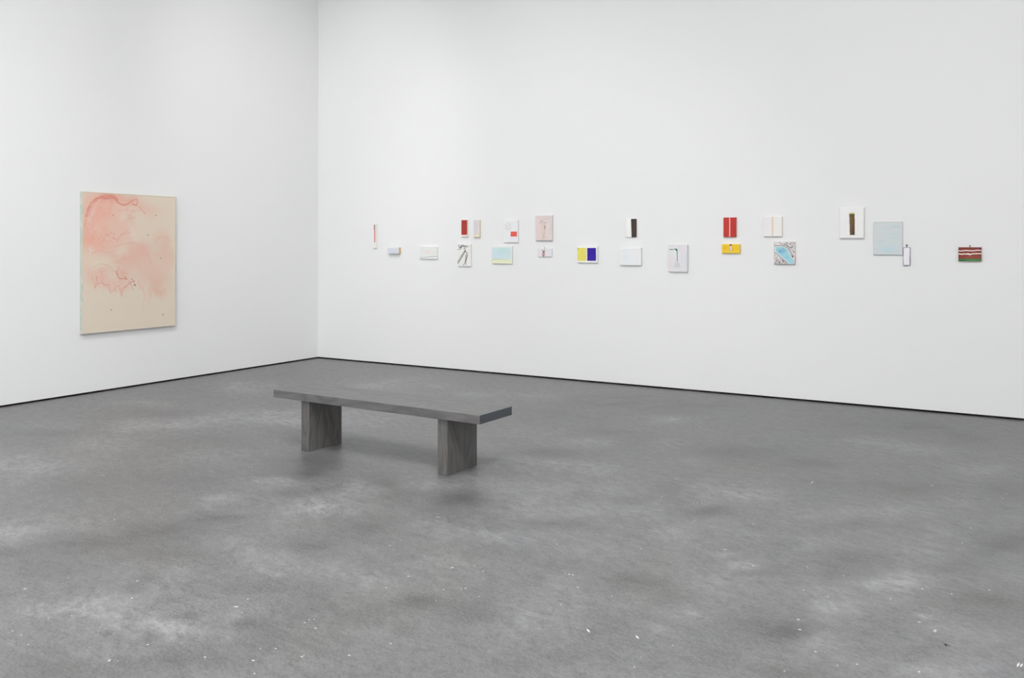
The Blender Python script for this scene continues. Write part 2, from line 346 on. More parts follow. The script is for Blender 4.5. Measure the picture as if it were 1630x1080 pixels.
for (x0, y0, x1, y1, wpx) in FLOOR_SCRATCHES:
    scratch(x0, y0, x1, y1, wpx * (.0030 if wpx >= 1 else .0022), 1 if wpx >= 1 else 2)
# two hairline joints in the slab
def hair(x0, y0, x1, y1, n, w):
    for k in range(n):
        a, b = k / n, (k + 1) / n
        if rnd.random() < .2: continue
        j = rnd.uniform(-.003, .003)
        xa, ya, xb, yb = x0 + (x1 - x0) * a, y0 + (y1 - y0) * a, x0 + (x1 - x0) * b, y0 + (y1 - y0) * b
        flat([(xa - w + j, ya), (xb - w + j, yb), (xb + w + j, yb), (xa + w + j, ya)], .0003, 2)
hair(6.776, -1.49, 6.80, -2.60, 14, .0010)
hair(6.89, -4.75, 6.925, -5.50, 16, .0010)
hair(7.02, -1.85, 6.98, -3.80, 20, .0008)
me = bpy.data.meshes.new('floor')
me.from_pydata(verts, [], faces)
at = me.attributes.new('stain', 'FLOAT', 'POINT')
at.data.foreach_set('value', np.array(stain, dtype=np.float32))
me.polygons.foreach_set('material_index', np.array(mat, dtype=np.int32))
floor = link('floor', me, [M_floor, M_fleck, M_scuff, M_scar]); floor['kind'] = 'structure'

K = 'structure'
box('wall_left', (-.20, 0, ROOM_Y, 0, GAP, ROOM_H), [M_wall], kind=K)
box('wall_right', (-.20, ROOM_X + .2, 0, .20, GAP, ROOM_H), [M_wall], kind=K)
box('wall_far_side', (ROOM_X, ROOM_X + .2, ROOM_Y, 0, 0, ROOM_H), [M_wall], kind=K)
box('wall_back', (-.2, ROOM_X + .2, ROOM_Y - .2, ROOM_Y, 0, ROOM_H), [M_wall], kind=K)
# recess strips behind the gap; its shade is put into their dark colour
box('recess_strip_left', (-.19, -.018, ROOM_Y, .018, .0005, GAP - .0005), [M_recess], kind=K)
box('recess_strip_right', (-.018, ROOM_X + .1, .018, .19, .0005, GAP - .0005), [M_recess], kind=K)
box('ceiling', (-.2, ROOM_X + .2, ROOM_Y - .2, .2, ROOM_H, ROOM_H + .1), [M_ceiling], kind=K)
for i, (x, y, sx, sy, pw) in enumerate(PANELS):      # frames of the luminous panels
    bm = bmesh.new(); a, b, w_ = sx / 2 + .01, sy / 2 + .01, .05
    for e in ((-a - w_, -a, -b - w_, b + w_), (a, a + w_, -b - w_, b + w_), (-a, a, -b - w_, -b), (-a, a, b, b + w_)):
        box_bm(bm, x + e[0], x + e[1], y + e[2], y + e[3], ROOM_H - .06, ROOM_H - .001)
    me = bpy.data.meshes.new('trim'); bm.to_mesh(me); bm.free()
    link('trim_%d' % (i + 1), me, [M_frame])['kind'] = K

bm = bmesh.new()  # added frame around the back light; the wall behind has no opening
for e in ((.9, 1.0, .15, 3.85), (4.0, 4.1, .15, 3.85), (1.0, 4.0, .15, .25), (1.0, 4.0, 3.75, 3.85)):
    box_bm(bm, e[0], e[1], ROOM_Y + .001, ROOM_Y + .06, e[2], e[3])
me = bpy.data.meshes.new('added_window_frame'); bm.to_mesh(me); bm.free()
link('added_window_frame', me, [M_frame])['kind'] = K

# ------------------------------------------------------------------ bench
def wood_material(name, axis, base, contrast=.24):
    """grey-stained oak; grain runs along the given axis of object space"""
    t = NT(name, .38, .6 if axis == 'x' else .4)
    stretch = {'x': (1.0, 16, 16), 'z': (16, 16, 1.0)}[axis]
    v = t.coord('Object', stretch)
    warp = t.coord('Object', {'x': (.9, 4, 4), 'z': (4, 4, .9)}[axis])
    wv = t.new('ShaderNodeTexNoise'); t.put(wv.inputs['Vector'], warp)
    wv.inputs['Scale'].default_value = 1.3; wv.inputs['Detail'].default_value = 1.5
    rings = t.math('SINE', t.math('MULTIPLY', wv.outputs['Fac'], 75.0))
    rings = t.mr(rings, -.2, 1, 0, 1)
    fine = t.mr(t.noise(v, 9, 6, .65), .3, .7, -1, 1)
    mid = t.mr(t.noise(v, 1.6, 4, .6), .3, .7, -1, 1)
    s = t.math('ADD', t.math('MULTIPLY', fine, contrast * .8), t.math('MULTIPLY', mid, contrast * .5))
    s = t.math('SUBTRACT', s, t.math('MULTIPLY', rings, contrast * .9))
    f = t.math('ADD', s, 1.0)
    c = t.new('ShaderNodeCombineColor')
    warm = t.mr(t.noise(t.coord('Object', (1.2, 3, 3)), 1.6, 3), .42, .68, 0, 1)
    for i in range(3):
        k = (1.06, 1.0, .95)[i]
        t.put(c.inputs[i], t.math('MULTIPLY', f, t.mr(warm, 0, 1, base[i], base[i] * k)))
    t.bump(fine, .25, .0006)
    return t.color(c.outputs[0])

bench = bpy.data.objects.new('bench', None); C.objects.link(bench)
bench.location = (3.3332, -4.0299, 0); bench.rotation_euler = (0, 0, -.0281)
bench['label'] = 'long grey-stained wooden bench with two slab legs on the concrete floor'
bench['category'] = 'bench'
L, Wd, H, T = 1.8671, .3814, .4252, .0574
WB = (.135, .135, .138)
M_top = wood_material('grey_stained_oak_seat', 'x', WB)
M_leg = wood_material('grey_stained_oak_leg', 'z', (.130, .128, .125))
M_end = plain('cool_shaded_end_grain', (.075, .082, .094), .5, .3, .14, 60)  # dim cool light on the right end is put into this end-grain colour
# seat: one thick board with end grain faces and a long hairline check near its middle
bm = bmesh.new(); box_bm(bm, 0, L, 0, Wd, H - T, H)
bmesh.ops.bevel(bm, geom=list(bm.edges), offset=.0022, segments=2, profile=.6, affect='EDGES')
for f in bm.faces:
    if abs(f.normal.x) > .9: f.material_index = 1
def sliver(x0, y0, x1, y1, wdt):
    m = ((x0 + x1) / 2, (y0 + y1) / 2 + .002)
    vs = [bm.verts.new((x, y, H + .0002)) for x, y in ((x0, y0), (m[0], m[1] - wdt), (x1, y1), (m[0], m[1] + wdt))]
    bm.faces.new(vs).material_index = 2
sliver(1.06, .215, 1.50, .225, .0022)
sliver(.94, .235, 1.12, .236, .0012)
sliver(1.33, .222, 1.62, .226, .0012)
me = bpy.data.meshes.new('seat'); bm.to_mesh(me); bm.free()
M_check = plain('dark_wood_check', (.085, .09, .1), .7)
link('seat', me, [M_top, M_end, M_check], bench)
o1, lw, ly0, ly1 = .2689, .0804, .0208, .3587
box('leg', (o1, o1 + lw, ly0, ly1, .001, H - T), [M_leg], bench, .0012)
box('leg', (L - o1 - lw, L - o1, ly0, ly1, .001, H - T), [M_leg], bench, .0012)

# ------------------------------------------------------------------ paintings
ALB = 1.10      # paint albedo relative to how bright the lit colour looks
class Paint:
    """a small numpy easel: every mark is laid down in metres or in the study's own units"""
    def __init__(s, u0, v0, u1, v1, nx, ny, rgb, var=.012):
        s.u0, s.v0, s.u1, s.v1 = u0, v0, u1, v1
        u = np.linspace(u0, u1, nx); v = np.linspace(v0, v1, ny)
        s.U, s.V = np.meshgrid(u, v, indexing='ij')
        s.k = max(u1 - u0, v1 - v0)
        s.A = np.ones((nx, ny, 3)) * lin(*rgb)
        n = fbm((s.U - u0) / s.k * 14, (s.V - v0) / s.k * 14, 4, 2) - .5
        s.A *= (1 + 2 * var * n)[..., None]
        s.seed = 3
    def lay(s, m, rgb):
        m = np.clip(m, 0, 1)[..., None]
        s.A = s.A * (1 - m) + lin(*rgb) * m
    def noise(s, fx, fy=None, o=4):
        s.seed += 1
        return fbm((s.U - s.u0) / s.k * fx, (s.V - s.v0) / s.k * (fy or fx), o, s.seed)
    def rect(s, x0, y0, x1, y1, rgb, soft=None, a=1.0, wob=0.0, tex=0.0):
        f = soft or s.k * .006
        n = (s.noise(10) - .5) * wob; n2 = (s.noise(10) - .5) * wob
        U = s.U + n; V = s.V + n2
        m = (np.clip((U - x0) / f + .5, 0, 1) * np.clip((x1 - U) / f + .5, 0, 1)
             * np.clip((V - y0) / f + .5, 0, 1) * np.clip((y1 - V) / f + .5, 0, 1))
        if tex: m = m * (1 - tex * s.noise(30, 12))
        s.lay(m * a, rgb)
    def cloud(s, x, y, rx, ry, rgb, a=1.0, rag=.6, ang=0.0, fx=9, fy=None, p=2.0):
        c, q = math.cos(math.radians(ang)), math.sin(math.radians(ang))
        w = s.k * .05
        U = s.U + (s.noise(fx, fy) - .5) * 2 * w - x; V = s.V + (s.noise(fx, fy) - .5) * 2 * w - y
        a_, b_ = (U * c + V * q) / rx, (-U * q + V * c) / ry
        d = (np.abs(a_) ** p + np.abs(b_) ** p)
        m = np.exp(-d * 1.1) * (1 - rag + rag * 2 * s.noise(fx * 1.7, (fy or fx) * 1.7))
        s.lay(m * a, rgb)
    def stroke(s, pts, wdt, rgb, a=1.0, dry=0.0, taper=False):
        D = np.full(s.U.shape, 1e9)
        n = len(pts) - 1
        for i in range(n):
            (x0, y0), (x1, y1) = pts[i], pts[i + 1]
            dx, dy = x1 - x0, y1 - y0; L2 = dx * dx + dy * dy + 1e-12
            t_ = np.clip(((s.U - x0) * dx + (s.V - y0) * dy) / L2, 0, 1)
            d = np.hypot(s.U - x0 - t_ * dx, s.V - y0 - t_ * dy)
            if taper: d = d / (1 - .6 * (i + t_) / n)
            D = np.minimum(D, d)
        f = max(wdt * .35, (s.u1 - s.u0) / s.U.shape[0] * .7)
        m = np.clip((wdt / 2 - D) / f + .5, 0, 1)
        if dry: m = m * (1 - dry * (s.noise(60, 60, 2) > .5))
        s.lay(m * a, rgb)

def mat_paint(name, rough, grain):
    t = NT(name, rough, .25)
    a = t.new('ShaderNodeAttribute', attribute_name='pigment')
    v = t.coord('Object')
    t.bump(t.noise(v, grain, 3, .6), .12, .0008)
    return t.color(a.outputs['Color'])
M_oil = mat_paint('brushed_oil_paint', .6, 220)
M_hook = plain('dark_metal_hanger', (.10, .10, .11), .4, .5, .1, 50, .7)
M_hook_pale = plain('grey_metal_nail', (.35, .35, .36), .4, .5, .1, 50, .7)

def canvas_mesh(name, P, w_, h_, th, side, sides=None):
    """stretched canvas: x right, z up, painted front at y=-th, back at y=0; rounded shoulders"""
    sides = sides or {}
    nx, ny = P.U.shape
    A = np.clip(P.A * ALB, 0, .9)
    r = min(.0015, th * .2)
    xs = (np.linspace(0, 1, nx) - .5) * w_; zs = (.5 - np.linspace(0, 1, ny)) * h_
    verts = []; cols = []
    for i in range(nx):
        ex = i in (0, nx - 1)
        for j in range(ny):
            ey = j in (0, ny - 1)
            verts.append((xs[i], -th + (r if ex or ey else 0), zs[j]))
    cols = A.reshape(-1, 3).tolist()
    idx = lambda i, j: i * ny + j
    faces = [(idx(i, j), idx(i, j + 1), idx(i + 1, j + 1), idx(i + 1, j)) for i in range(nx - 1) for j in range(ny - 1)]
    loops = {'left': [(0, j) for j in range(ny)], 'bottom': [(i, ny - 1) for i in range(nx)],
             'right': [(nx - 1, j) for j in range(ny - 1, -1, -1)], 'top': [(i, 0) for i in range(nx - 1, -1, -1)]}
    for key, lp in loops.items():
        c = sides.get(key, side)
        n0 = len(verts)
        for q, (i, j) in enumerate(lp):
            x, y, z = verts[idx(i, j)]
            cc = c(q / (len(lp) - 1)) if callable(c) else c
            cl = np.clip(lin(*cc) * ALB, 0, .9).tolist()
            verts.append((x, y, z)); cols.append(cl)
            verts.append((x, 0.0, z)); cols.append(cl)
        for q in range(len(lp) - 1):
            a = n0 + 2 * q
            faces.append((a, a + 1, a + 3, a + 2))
    # plain back
    n0 = len(verts)
    for x, z in ((xs[0], zs[0]), (xs[-1], zs[0]), (xs[-1], zs[-1]), (xs[0], zs[-1])):
        verts.append((x, 0.0, z)); cols.append([.6, .56, .5])
    faces.append((n0, n0 + 1, n0 + 2, n0 + 3))
    me = bpy.data.meshes.new(name); me.from_pydata(verts, [], faces)
    at = me.attributes.new('pigment', 'FLOAT_COLOR', 'POINT')
    arr = np.ones((len(verts), 4), dtype=np.float32); arr[:, :3] = np.array(cols)
    at.data.foreach_set('color', arr.reshape(-1))
    return me

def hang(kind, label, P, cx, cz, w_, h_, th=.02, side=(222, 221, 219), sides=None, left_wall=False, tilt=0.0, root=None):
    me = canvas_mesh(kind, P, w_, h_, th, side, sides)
    if root is not None:
        o = link('canvas', me, [M_oil], root)
        return o
    o = link(kind, me, [M_oil])
    o['label'] = label; o['category'] = 'painting'
    o['group'] = 'small paintings hung in a loose line on the right wall'
    if left_wall:
        del o['group']
        o.matrix_world = Matrix.Translation((.001, cx, cz)) @ Matrix.Rotation(math.pi / 2, 4, 'Z')
    else:
        o.matrix_world = Matrix.Translation((cx, -.001, cz)) @ Matrix.Rotation(tilt, 4, 'Y')
    return o

def hang_with_hook(kind, label, P, cx, cz, w_, h_, hook, **k):
    root = bpy.data.objects.new(kind, None); C.objects.link(root)
    root.matrix_world = Matrix.Translation((cx, -.001, cz))
    root['label'] = label; root['category'] = 'painting'
    root['group'] = 'small paintings hung in a loose line on the right wall'
    hang(kind, label, P, cx, cz, w_, h_, root=root, **k)
    hook(root, h_ / 2)
    return root

def tube(bm, pts, r, seg=8, closed=False):
    rings = []
    n = len(pts)
    for i, p in enumerate(pts):
        p = Vector(p)
        a = Vector(pts[(i - 1) % n]) if (closed or i > 0) else p
        b = Vector(pts[(i + 1) % n]) if (closed or i < n - 1) else p
        d = (b - a).normalized()
        u = d.cross(Vector((0, 1, 0)))
        if u.length < .1: u = d.cross(Vector((1, 0, 0)))
        u.normalize(); q = d.cross(u)
        rings.append([bm.verts.new(p + r * (math.cos(t_) * u + math.sin(t_) * q)) for t_ in [2 * math.pi * k / seg for k in range(seg)]])
    for i in range(n if closed else n - 1):
        A_, B_ = rings[i], rings[(i + 1) % n]
        for k in range(seg): bm.faces.new((A_[k], A_[(k + 1) % seg], B_[(k + 1) % seg], B_[k]))
    if not closed:
        bm.faces.new(rings[0][::-1]); bm.faces.new(rings[-1])

def ring_hook(root, top, dx=0.0, r=.0065, stem=.012, wire=.0016, double=False, mat=None, yy=-.006):
    bm = bmesh.new()
    zc = top + stem + r
    tube(bm, [(dx + r * math.cos(a), yy, zc + r * math.sin(a)) for a in [2 * math.pi * k / 18 for k in range(18)]], wire, 8, True)
    if double:
        for s in (-1, 1): tube(bm, [(dx + s * r * .8, yy, zc - r * .5), (dx + s * r * 1.1, yy, top - .004)], wire * .8)
    else:
        tube(bm, [(dx, yy, zc - r), (dx, yy, top - .004)], wire)
    # the nail it hangs from
    tube(bm, [(dx, 0.0, zc + r * .3), (dx, yy - .006, zc + r * .45)], wire * .9)
    tube(bm, [(dx, yy - .006, zc + r * .45), (dx, yy - .008, zc + r * .45)], wire * 2)
    bmesh.ops.recalc_face_normals(bm, faces=bm.faces)
    me = bpy.data.meshes.new('hanging_ring'); bm.to_mesh(me); bm.free()
    for p in me.polygons: p.use_smooth = True
    o = link('hanging_ring', me, [mat or M_hook], root)
    o['label'] = 'small metal hanging ring and nail above the panel'
    return o

# ---- the large painting on the left wall (study units: 620 wide at its far edge, about 941 tall)
def big_uv(x, y):
    s = (x - 88) / 620.0
    u = s / (1.11 - .11 * s)
    top = 62 + 41 * s; bot = 1003 - 48 * s
    return u * 1.122, (y - top) / (bot - top) * 1.4287
P = Paint(0, 0, 1.122, 1.4287, 340, 430, (218, 205, 188), .006)
def c_(x, y, rx, ry, rgb, a, **k):
    u, v = big_uv(x, y); P.cloud(u, v, rx / 560, ry / 640, rgb, a, **k)
def s_(pts, w_, rgb, a=.8, **k): P.stroke([big_uv(*p) for p in pts], w_ / 600, rgb, a, **k)
PK, PK2, PKD, OCH = (230, 180, 163), (223, 191, 175), (214, 140, 124), (222, 206, 184)
# broad washes
c_(240, 250, 155, 180, PK, .8, rag=.45, p=3.2)
c_(180, 200, 90, 130, (228, 164, 148), .55, rag=.5)
c_(150, 380, 80, 70, (228, 160, 142), .8, rag=.4)
c_(230, 420, 130, 55, (230, 170, 150), .7, rag=.4)
c_(330, 350, 120, 90, PK2, .7, rag=.4)
c_(480, 180, 110, 50, (224, 180, 164), .55, ang=10)
c_(410, 130, 60, 45, (222, 158, 142), .5)
c_(250, 110, 100, 34, (218, 150, 134), .65)
c_(540, 250, 110, 120, PK2, .25)
c_(400, 480, 130, 70, (220, 186, 170), .8, rag=.4)
c_(335, 510, 60, 45, (222, 160, 142), .7)
c_(460, 500, 80, 90, (221, 180, 164), .85, rag=.3, p=3.5)
c_(490, 600, 70, 90, (220, 186, 170), .75, rag=.3, p=3)
c_(620, 440, 62, 105, (219, 184, 166), .75, rag=.35, p=3.5)
c_(655, 560, 40, 150, (219, 190, 170), .5, rag=.3, p=3)
c_(585, 655, 70, 108, (218, 186, 168), .9, rag=.25, p=4)
c_(600, 735, 40, 28, (214, 182, 164), .7, rag=.3, p=3)
c_(560, 560, 90, 80, PK2, .5)
c_(130, 560, 40, 120, (226, 192, 178), .6)
c_(205, 625, 90, 62, (222, 184, 168), .75, rag=.3, p=3.5)
c_(300, 680, 95, 44, (222, 186, 170), .65, rag=.3, p=3.5)
c_(350, 600, 50, 50, (222, 166, 150), .6)
c_(420, 340, 26, 50, (224, 208, 192), .6, rag=.3)
c_(350, 460, 46, 40, (224, 206, 188), .6, rag=.3)
c_(150, 470, 34, 40, (220, 206, 188), .7)
c_(210, 530, 70, 26, (222, 208, 184), .6)
c_(260, 505, 60, 14, OCH, .5)
c_(435, 610, 44, 44, (214, 198, 184), .7, rag=.3)
c_(360, 215, 16, 34, (222, 212, 198), .9, rag=.2)
c_(395, 235, 26, 26, (214, 182, 164), .6)
c_(150, 210, 14, 70, (226, 206, 192), .55, ang=8)
c_(205, 290, 16, 44, (226, 196, 180), .4, ang=20)
# wet brush marks inside the washes
R_ = random.Random(21)
for k in range(150):
    x = R_.uniform(100, 420); y = R_.uniform(95, 440)
    if (x - 240) ** 2 / 175 ** 2 + (y - 260) ** 2 / 190 ** 2 > 1: continue
    a = R_.uniform(-1.9, -.3); l = R_.uniform(20, 60); bend = R_.uniform(-.5, .5)
    p = [(x, y), (x + l * math.cos(a), y + l * math.sin(a)), (x + 1.8 * l * math.cos(a + bend), y + 1.8 * l * math.sin(a + bend))]
    s_(p, R_.uniform(4, 11), R_.choice([(222, 148, 132), (226, 160, 146), (232, 196, 180), (230, 176, 160), (226, 204, 188)]), R_.uniform(.12, .34), dry=.5)
for k in range(120):
    x = R_.uniform(300, 660); y = R_.uniform(330, 720)
    if (x - 490) ** 2 / 170 ** 2 + (y - 560) ** 2 / 190 ** 2 > 1: continue
    a = R_.uniform(-1.2, 1.4); l = R_.uniform(14, 42)
    s_([(x, y), (x + l * math.cos(a), y + l * math.sin(a))], R_.uniform(5, 12), R_.choice([(222, 178, 162), (218, 196, 180), (224, 186, 170), (220, 202, 186)]), R_.uniform(.10, .28), dry=.4)
for k in range(40):
    x = R_.uniform(140, 420); y = R_.uniform(560, 700); l = R_.uniform(15, 50)
    s_([(x, y), (x + l * .3, y + l), (x + l * .8, y + l * 1.2)], R_.uniform(3, 7), R_.choice([(216, 156, 142), (224, 176, 162), (222, 190, 176)]), R_.uniform(.15, .4), dry=.4)
# ragged lower edge of the washes, with drips
for (x, y) in ((165, 660), (200, 668), (235, 680), (275, 700), (310, 700), (345, 720), (470, 690), (500, 725), (545, 740), (580, 755), (612, 752), (640, 735)):
    s_([(x - 14, y - 34), (x - 4, y), (x, y + R_.uniform(6, 26))], R_.uniform(7, 13), (220, 178, 162), .5, dry=.2)
for pts in ([(150, 470), (200, 452), (260, 470), (310, 452)], [(160, 560), (210, 540), (262, 552), (300, 590)], [(300, 430), (350, 412), (420, 405), (470, 420), (520, 470), (540, 540)], [(560, 420), (590, 370), (640, 362), (670, 400)]):
    s_(pts, 9, (216, 160, 144), .35, dry=.4)
# brushed arcs, drips and scrawls
for k, (dx, a) in enumerate(((0, .7), (10, .4), (-7, .5), (20, .35))):
    s_([(118 + dx, 225), (128 + dx, 180), (150 + dx, 140), (185 + dx, 108), (240, 92 + dx), (300, 98 + dx), (326, 125 + dx)], 9, (212, 128, 114), a, dry=.5)
s_([(230, 110), (290, 104), (330, 140), (350, 152), (390, 146), (425, 122), (446, 116), (454, 135), (444, 156), (420, 150)], 9, (208, 132, 118), .75, dry=.35)
s_([(350, 152), (372, 158), (400, 140)], 8, (208, 132, 118), .6)
s_([(444, 156), (470, 172), (500, 208)], 6, (214, 140, 126), .55, dry=.4)
s_([(330, 190), (380, 184), (440, 196)], 8, (222, 164, 150), .45, dry=.3)
s_([(105, 300), (112, 240), (124, 205)], 8, (214, 140, 124), .5, dry=.4)
for (x, y) in ((250, 350), (280, 365), (300, 375), (268, 330), (240, 340)):
    s_([(x, y), (x + 14, y + 6)], 4, (206, 138, 126), .55)
s_([(180, 625), (185, 650), (172, 690), (168, 700), (190, 672), (215, 664), (240, 680), (262, 682)], 6, (214, 140, 128), .65)
s_([(185, 630), (205, 625), (215, 655), (235, 625)], 4, (216, 160, 148), .5)
s_([(262, 682), (275, 730), (300, 715), (310, 690), (335, 688)], 7, (216, 160, 148), .55)
s_([(335, 700), (350, 758), (355, 715), (360, 700)], 8, (218, 164, 152), .65)
s_([(310, 590), (320, 620), (335, 640), (360, 640), (385, 645), (370, 632)], 6, (206, 120, 108), .75)
s_([(330, 560), (316, 600), (330, 618)], 5, (210, 128, 116), .6)
s_([(362, 700), (380, 690), (402, 668), (430, 656), (410, 640)], 6, (206, 118, 106), .7)
s_([(395, 650), (415, 690), (422, 715)], 5, (212, 134, 122), .6)
s_([(430, 656), (433, 680)], 5, (200, 116, 104), .6)
s_([(515, 700), (525, 735), (500, 760), (488, 840)], 9, (222, 190, 172), .7)
s_([(530, 730), (528, 790), (520, 805)], 7, (222, 186, 168), .6)
s_([(470, 680), (500, 745)], 14, (222, 190, 174), .6)
s_([(130, 620), (125, 660)], 8, (226, 190, 176), .5)
for (x, y, r, cc) in ((433, 683, 7, (70, 40, 40)), (289, 218, 4, (120, 80, 74)), (571, 225, 5, (110, 96, 84)), (518, 353, 5, (90, 78, 68)),
                      (603, 508, 5, (130, 110, 98)), (278, 845, 5, (90, 70, 66)), (618, 880, 6, (110, 96, 84)), (370, 630, 4, (120, 56, 50)),
                      (125, 455, 4, (170, 130, 118)), (497, 208, 5, (196, 130, 116))):
    s_([(x, y), (x + r, y + 1)], r, cc, .9)
# worn edges of the canvas
P.rect(0, 0, 1.122, .010, (188, 180, 158), soft=.008, a=.7)
P.rect(0, 1.418, 1.122, 1.4287, (214, 202, 188), soft=.006, a=.7)
P.rect(1.100, 0, 1.122, 1.4287, (212, 206, 182), soft=.010, a=.6)
P.rect(1.113, 0, 1.122, 1.4287, (182, 184, 170), soft=.004, a=.9)
P.rect(0, 0, .012, 1.4287, (202, 200, 184), soft=.010, a=.7)
for (v0, v1, cc) in ((.30, .50, (150, 178, 160)), (.62, .70, (160, 186, 170)), (.745, .83, (92, 168, 138)), (.86, .885, (96, 170, 140)), (.91, .955, (120, 178, 154)), (.99, 1.06, (110, 176, 150))):
    P.stroke([(1.117, v0), (1.119, (v0 + v1) / 2), (1.116, v1)], .007, cc, .7)
for (v0, v1) in ((.12, .22), (.40, .43), (.93, .99), (1.06, 1.10)):
    P.stroke([(.003, v0), (.006, (v0 + v1) / 2), (.003, v1)], .008, (150, 186, 170), .6)
def teal_edge(q):
    n = .5 + .5 * math.sin(q * 23) * math.sin(q * 57 + 1)
    return (192 - 18 * n, 190 - 5 * n, 183 - 9 * n)
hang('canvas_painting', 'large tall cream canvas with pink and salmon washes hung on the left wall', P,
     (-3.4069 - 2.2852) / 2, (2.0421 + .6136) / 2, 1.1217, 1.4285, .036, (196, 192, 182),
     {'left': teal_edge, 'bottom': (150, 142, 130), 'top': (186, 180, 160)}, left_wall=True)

# ---- small works on the right wall; each study uses pixel-like units of its own drawing
def easel(x0, y0, x1, y1, rgb, n=90, var=.012):
    k = n / max(x1 - x0, y1 - y0)
    return Paint(x0, y0, x1, y1, max(12, int((x1 - x0) * k)), max(12, int((y1 - y0) * k)), rgb, var)
W0 = (232, 232, 230)

P = easel(150, 290, 208, 705, (230, 228, 226), 120)
P.stroke([(176, 305), (178, 340), (176, 385)], 16, (120, 50, 52), 1)
P.stroke([(180, 400), (182, 480), (178, 600)], 15, (200, 62, 62), 1)
P.rect(150, 290, 162, 400, (236, 216, 216), soft=8, a=.5)
P.rect(192, 400, 208, 600, (236, 214, 210), soft=8, a=.5)
hang('narrow_panel_painting', 'tall thin white panel with a red vertical line, nearest the room corner', P, .985, 1.625, .054, .308, .02)

P = easel(420, 695, 612, 802, (206, 210, 218), 80)
P.rect(420, 735, 612, 780, (204, 212, 226), soft=16, a=.8, tex=.3)
P.rect(420, 695, 612, 712, (222, 222, 226), soft=8, a=.7)
P.rect(600, 695, 612, 802, (230, 214, 196), soft=6, a=.7)
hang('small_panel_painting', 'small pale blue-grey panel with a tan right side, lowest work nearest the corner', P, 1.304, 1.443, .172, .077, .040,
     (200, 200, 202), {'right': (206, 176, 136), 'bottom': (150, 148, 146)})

P = easel(952, 680, 1250, 893, (222, 224, 221), 96)
P.cloud(1090, 775, 90, 26, (226, 212, 210), .6)
P.rect(952, 680, 1250, 700, (214, 217, 213), soft=8, a=.5)
P.lay(np.clip((P.V - (874 - (P.U - 955) * .085)) / 3, 0, 1), (240, 240, 236))
P.stroke([(952, 872), (1060, 868), (1140, 856), (1250, 850)], 9, (122, 134, 122), .9, dry=.15)
hang('landscape_panel_painting', 'white landscape-shaped canvas with a slanting dark green line near its bottom edge', P, 1.829, 1.417, .265, .149, .02)

P = easel(337, 195, 437, 462, (236, 226, 222), 90)
P.rect(343, 204, 432, 434, (164, 56, 50), soft=4, wob=3)
P.cloud(395, 330, 40, 120, (172, 66, 58), .35, rag=1)
hang('panel_painting', 'small upright dark red panel with a white band along the bottom', P, 2.360, 1.715, .095, .203, .022, (232, 226, 222))

P = easel(530, 205, 620, 470, (212, 207, 212), 90)
P.rect(530, 205, 545, 470, (218, 210, 204), soft=8, a=.8)
P.cloud(570, 290, 26, 90, (204, 200, 214), .7, fx=30, fy=6)
P.rect(600, 205, 620, 410, (224, 211, 196), soft=8, a=.9)
P.rect(530, 415, 620, 470, (222, 214, 194), soft=6, a=.95)
P.stroke([(530, 424), (620, 421)], 5, (186, 174, 138), .8)
P.stroke([(530, 207), (620, 207)], 6, (178, 174, 172), .7)
for k in range(9): P.stroke([(542, 225 + 20 * k), (556, 230 + 20 * k)], 4, (196, 190, 194), .5)
hang('panel_painting', 'small lilac-grey panel with cream edges, beside the dark red panel', P, 2.535, 1.706, .087, .201, .024, (206, 198, 182),
     {'right': (214, 202, 180), 'bottom': (206, 194, 150)})

P = easel(995, 200, 1222, 552, (228, 228, 230), 110)
for a in range(9):
    r = 50 - 3 * (a % 4); ph = a * .7
    P.stroke([(1070 + (r + 2 * math.sin(t_ * 3 + a)) * math.cos(t_ + ph), 305 + (r * 1.12) * math.sin(t_ + ph)) for t_ in np.linspace(0, 6.3, 24)], 3, (200, 200, 200), .3)
P.cloud(1072, 305, 44, 50, (212, 212, 210), .6)
P.stroke([(1050, 350), (1078, 290), (1100, 340)], 4, (202, 202, 200), .5)
P.rect(1110, 381, 1208, 458, (222, 92, 84), soft=4, wob=4)
P.cloud(1160, 415, 30, 14, (230, 112, 96), .6)
P.rect(1090, 475, 1222, 520, (226, 222, 236), soft=20, a=.5)
hang('canvas_painting', 'upright white canvas with a grey circle and a coral red rectangle', P, 3.003, 1.672, .196, .261, .02)

P = easel(280, 578, 488, 926, (226, 225, 221), 150)
BK = (38, 36, 36)
P.stroke([(292, 590), (300, 610), (308, 636), (326, 640)], 8.1, BK, 1)
P.stroke([(310, 600), (330, 596), (352, 598), (340, 612), (318, 622), (330, 634), (352, 620)], 6.8, BK, 1)
P.stroke([(326, 634), (350, 604), (372, 592), (384, 606), (372, 620), (360, 606)], 8.1, BK, 1)
P.stroke([(372, 592), (388, 612), (390, 640), (372, 652)], 8, (70, 70, 70), .8)
P.stroke([(280, 660), (312, 660), (340, 650)], 6.8, BK, 1)
P.stroke([(400, 600), (412, 618), (420, 636)], 8.1, BK, 1)
P.stroke([(392, 618), (420, 600), (440, 614), (458, 612)], 6.8, BK, 1)
P.stroke([(392, 640), (400, 668), (405, 690)], 9, (86, 86, 86), .9)
P.stroke([(398, 672), (372, 712), (340, 760), (306, 826), (280, 862)], 8.1, BK, 1)
P.stroke([(402, 684), (378, 730), (350, 782), (318, 832), (282, 890)], 8.1, BK, 1)
P.stroke([(385, 720), (352, 768), (345, 774)], 9, (96, 96, 96), .8, dry=.4)
P.stroke([(404, 690), (420, 712), (434, 738), (424, 800), (408, 850), (406, 902)], 8.1, BK, 1)
P.stroke([(410, 740), (408, 800), (398, 860), (386, 888), (370, 910)], 6.8, BK, 1)
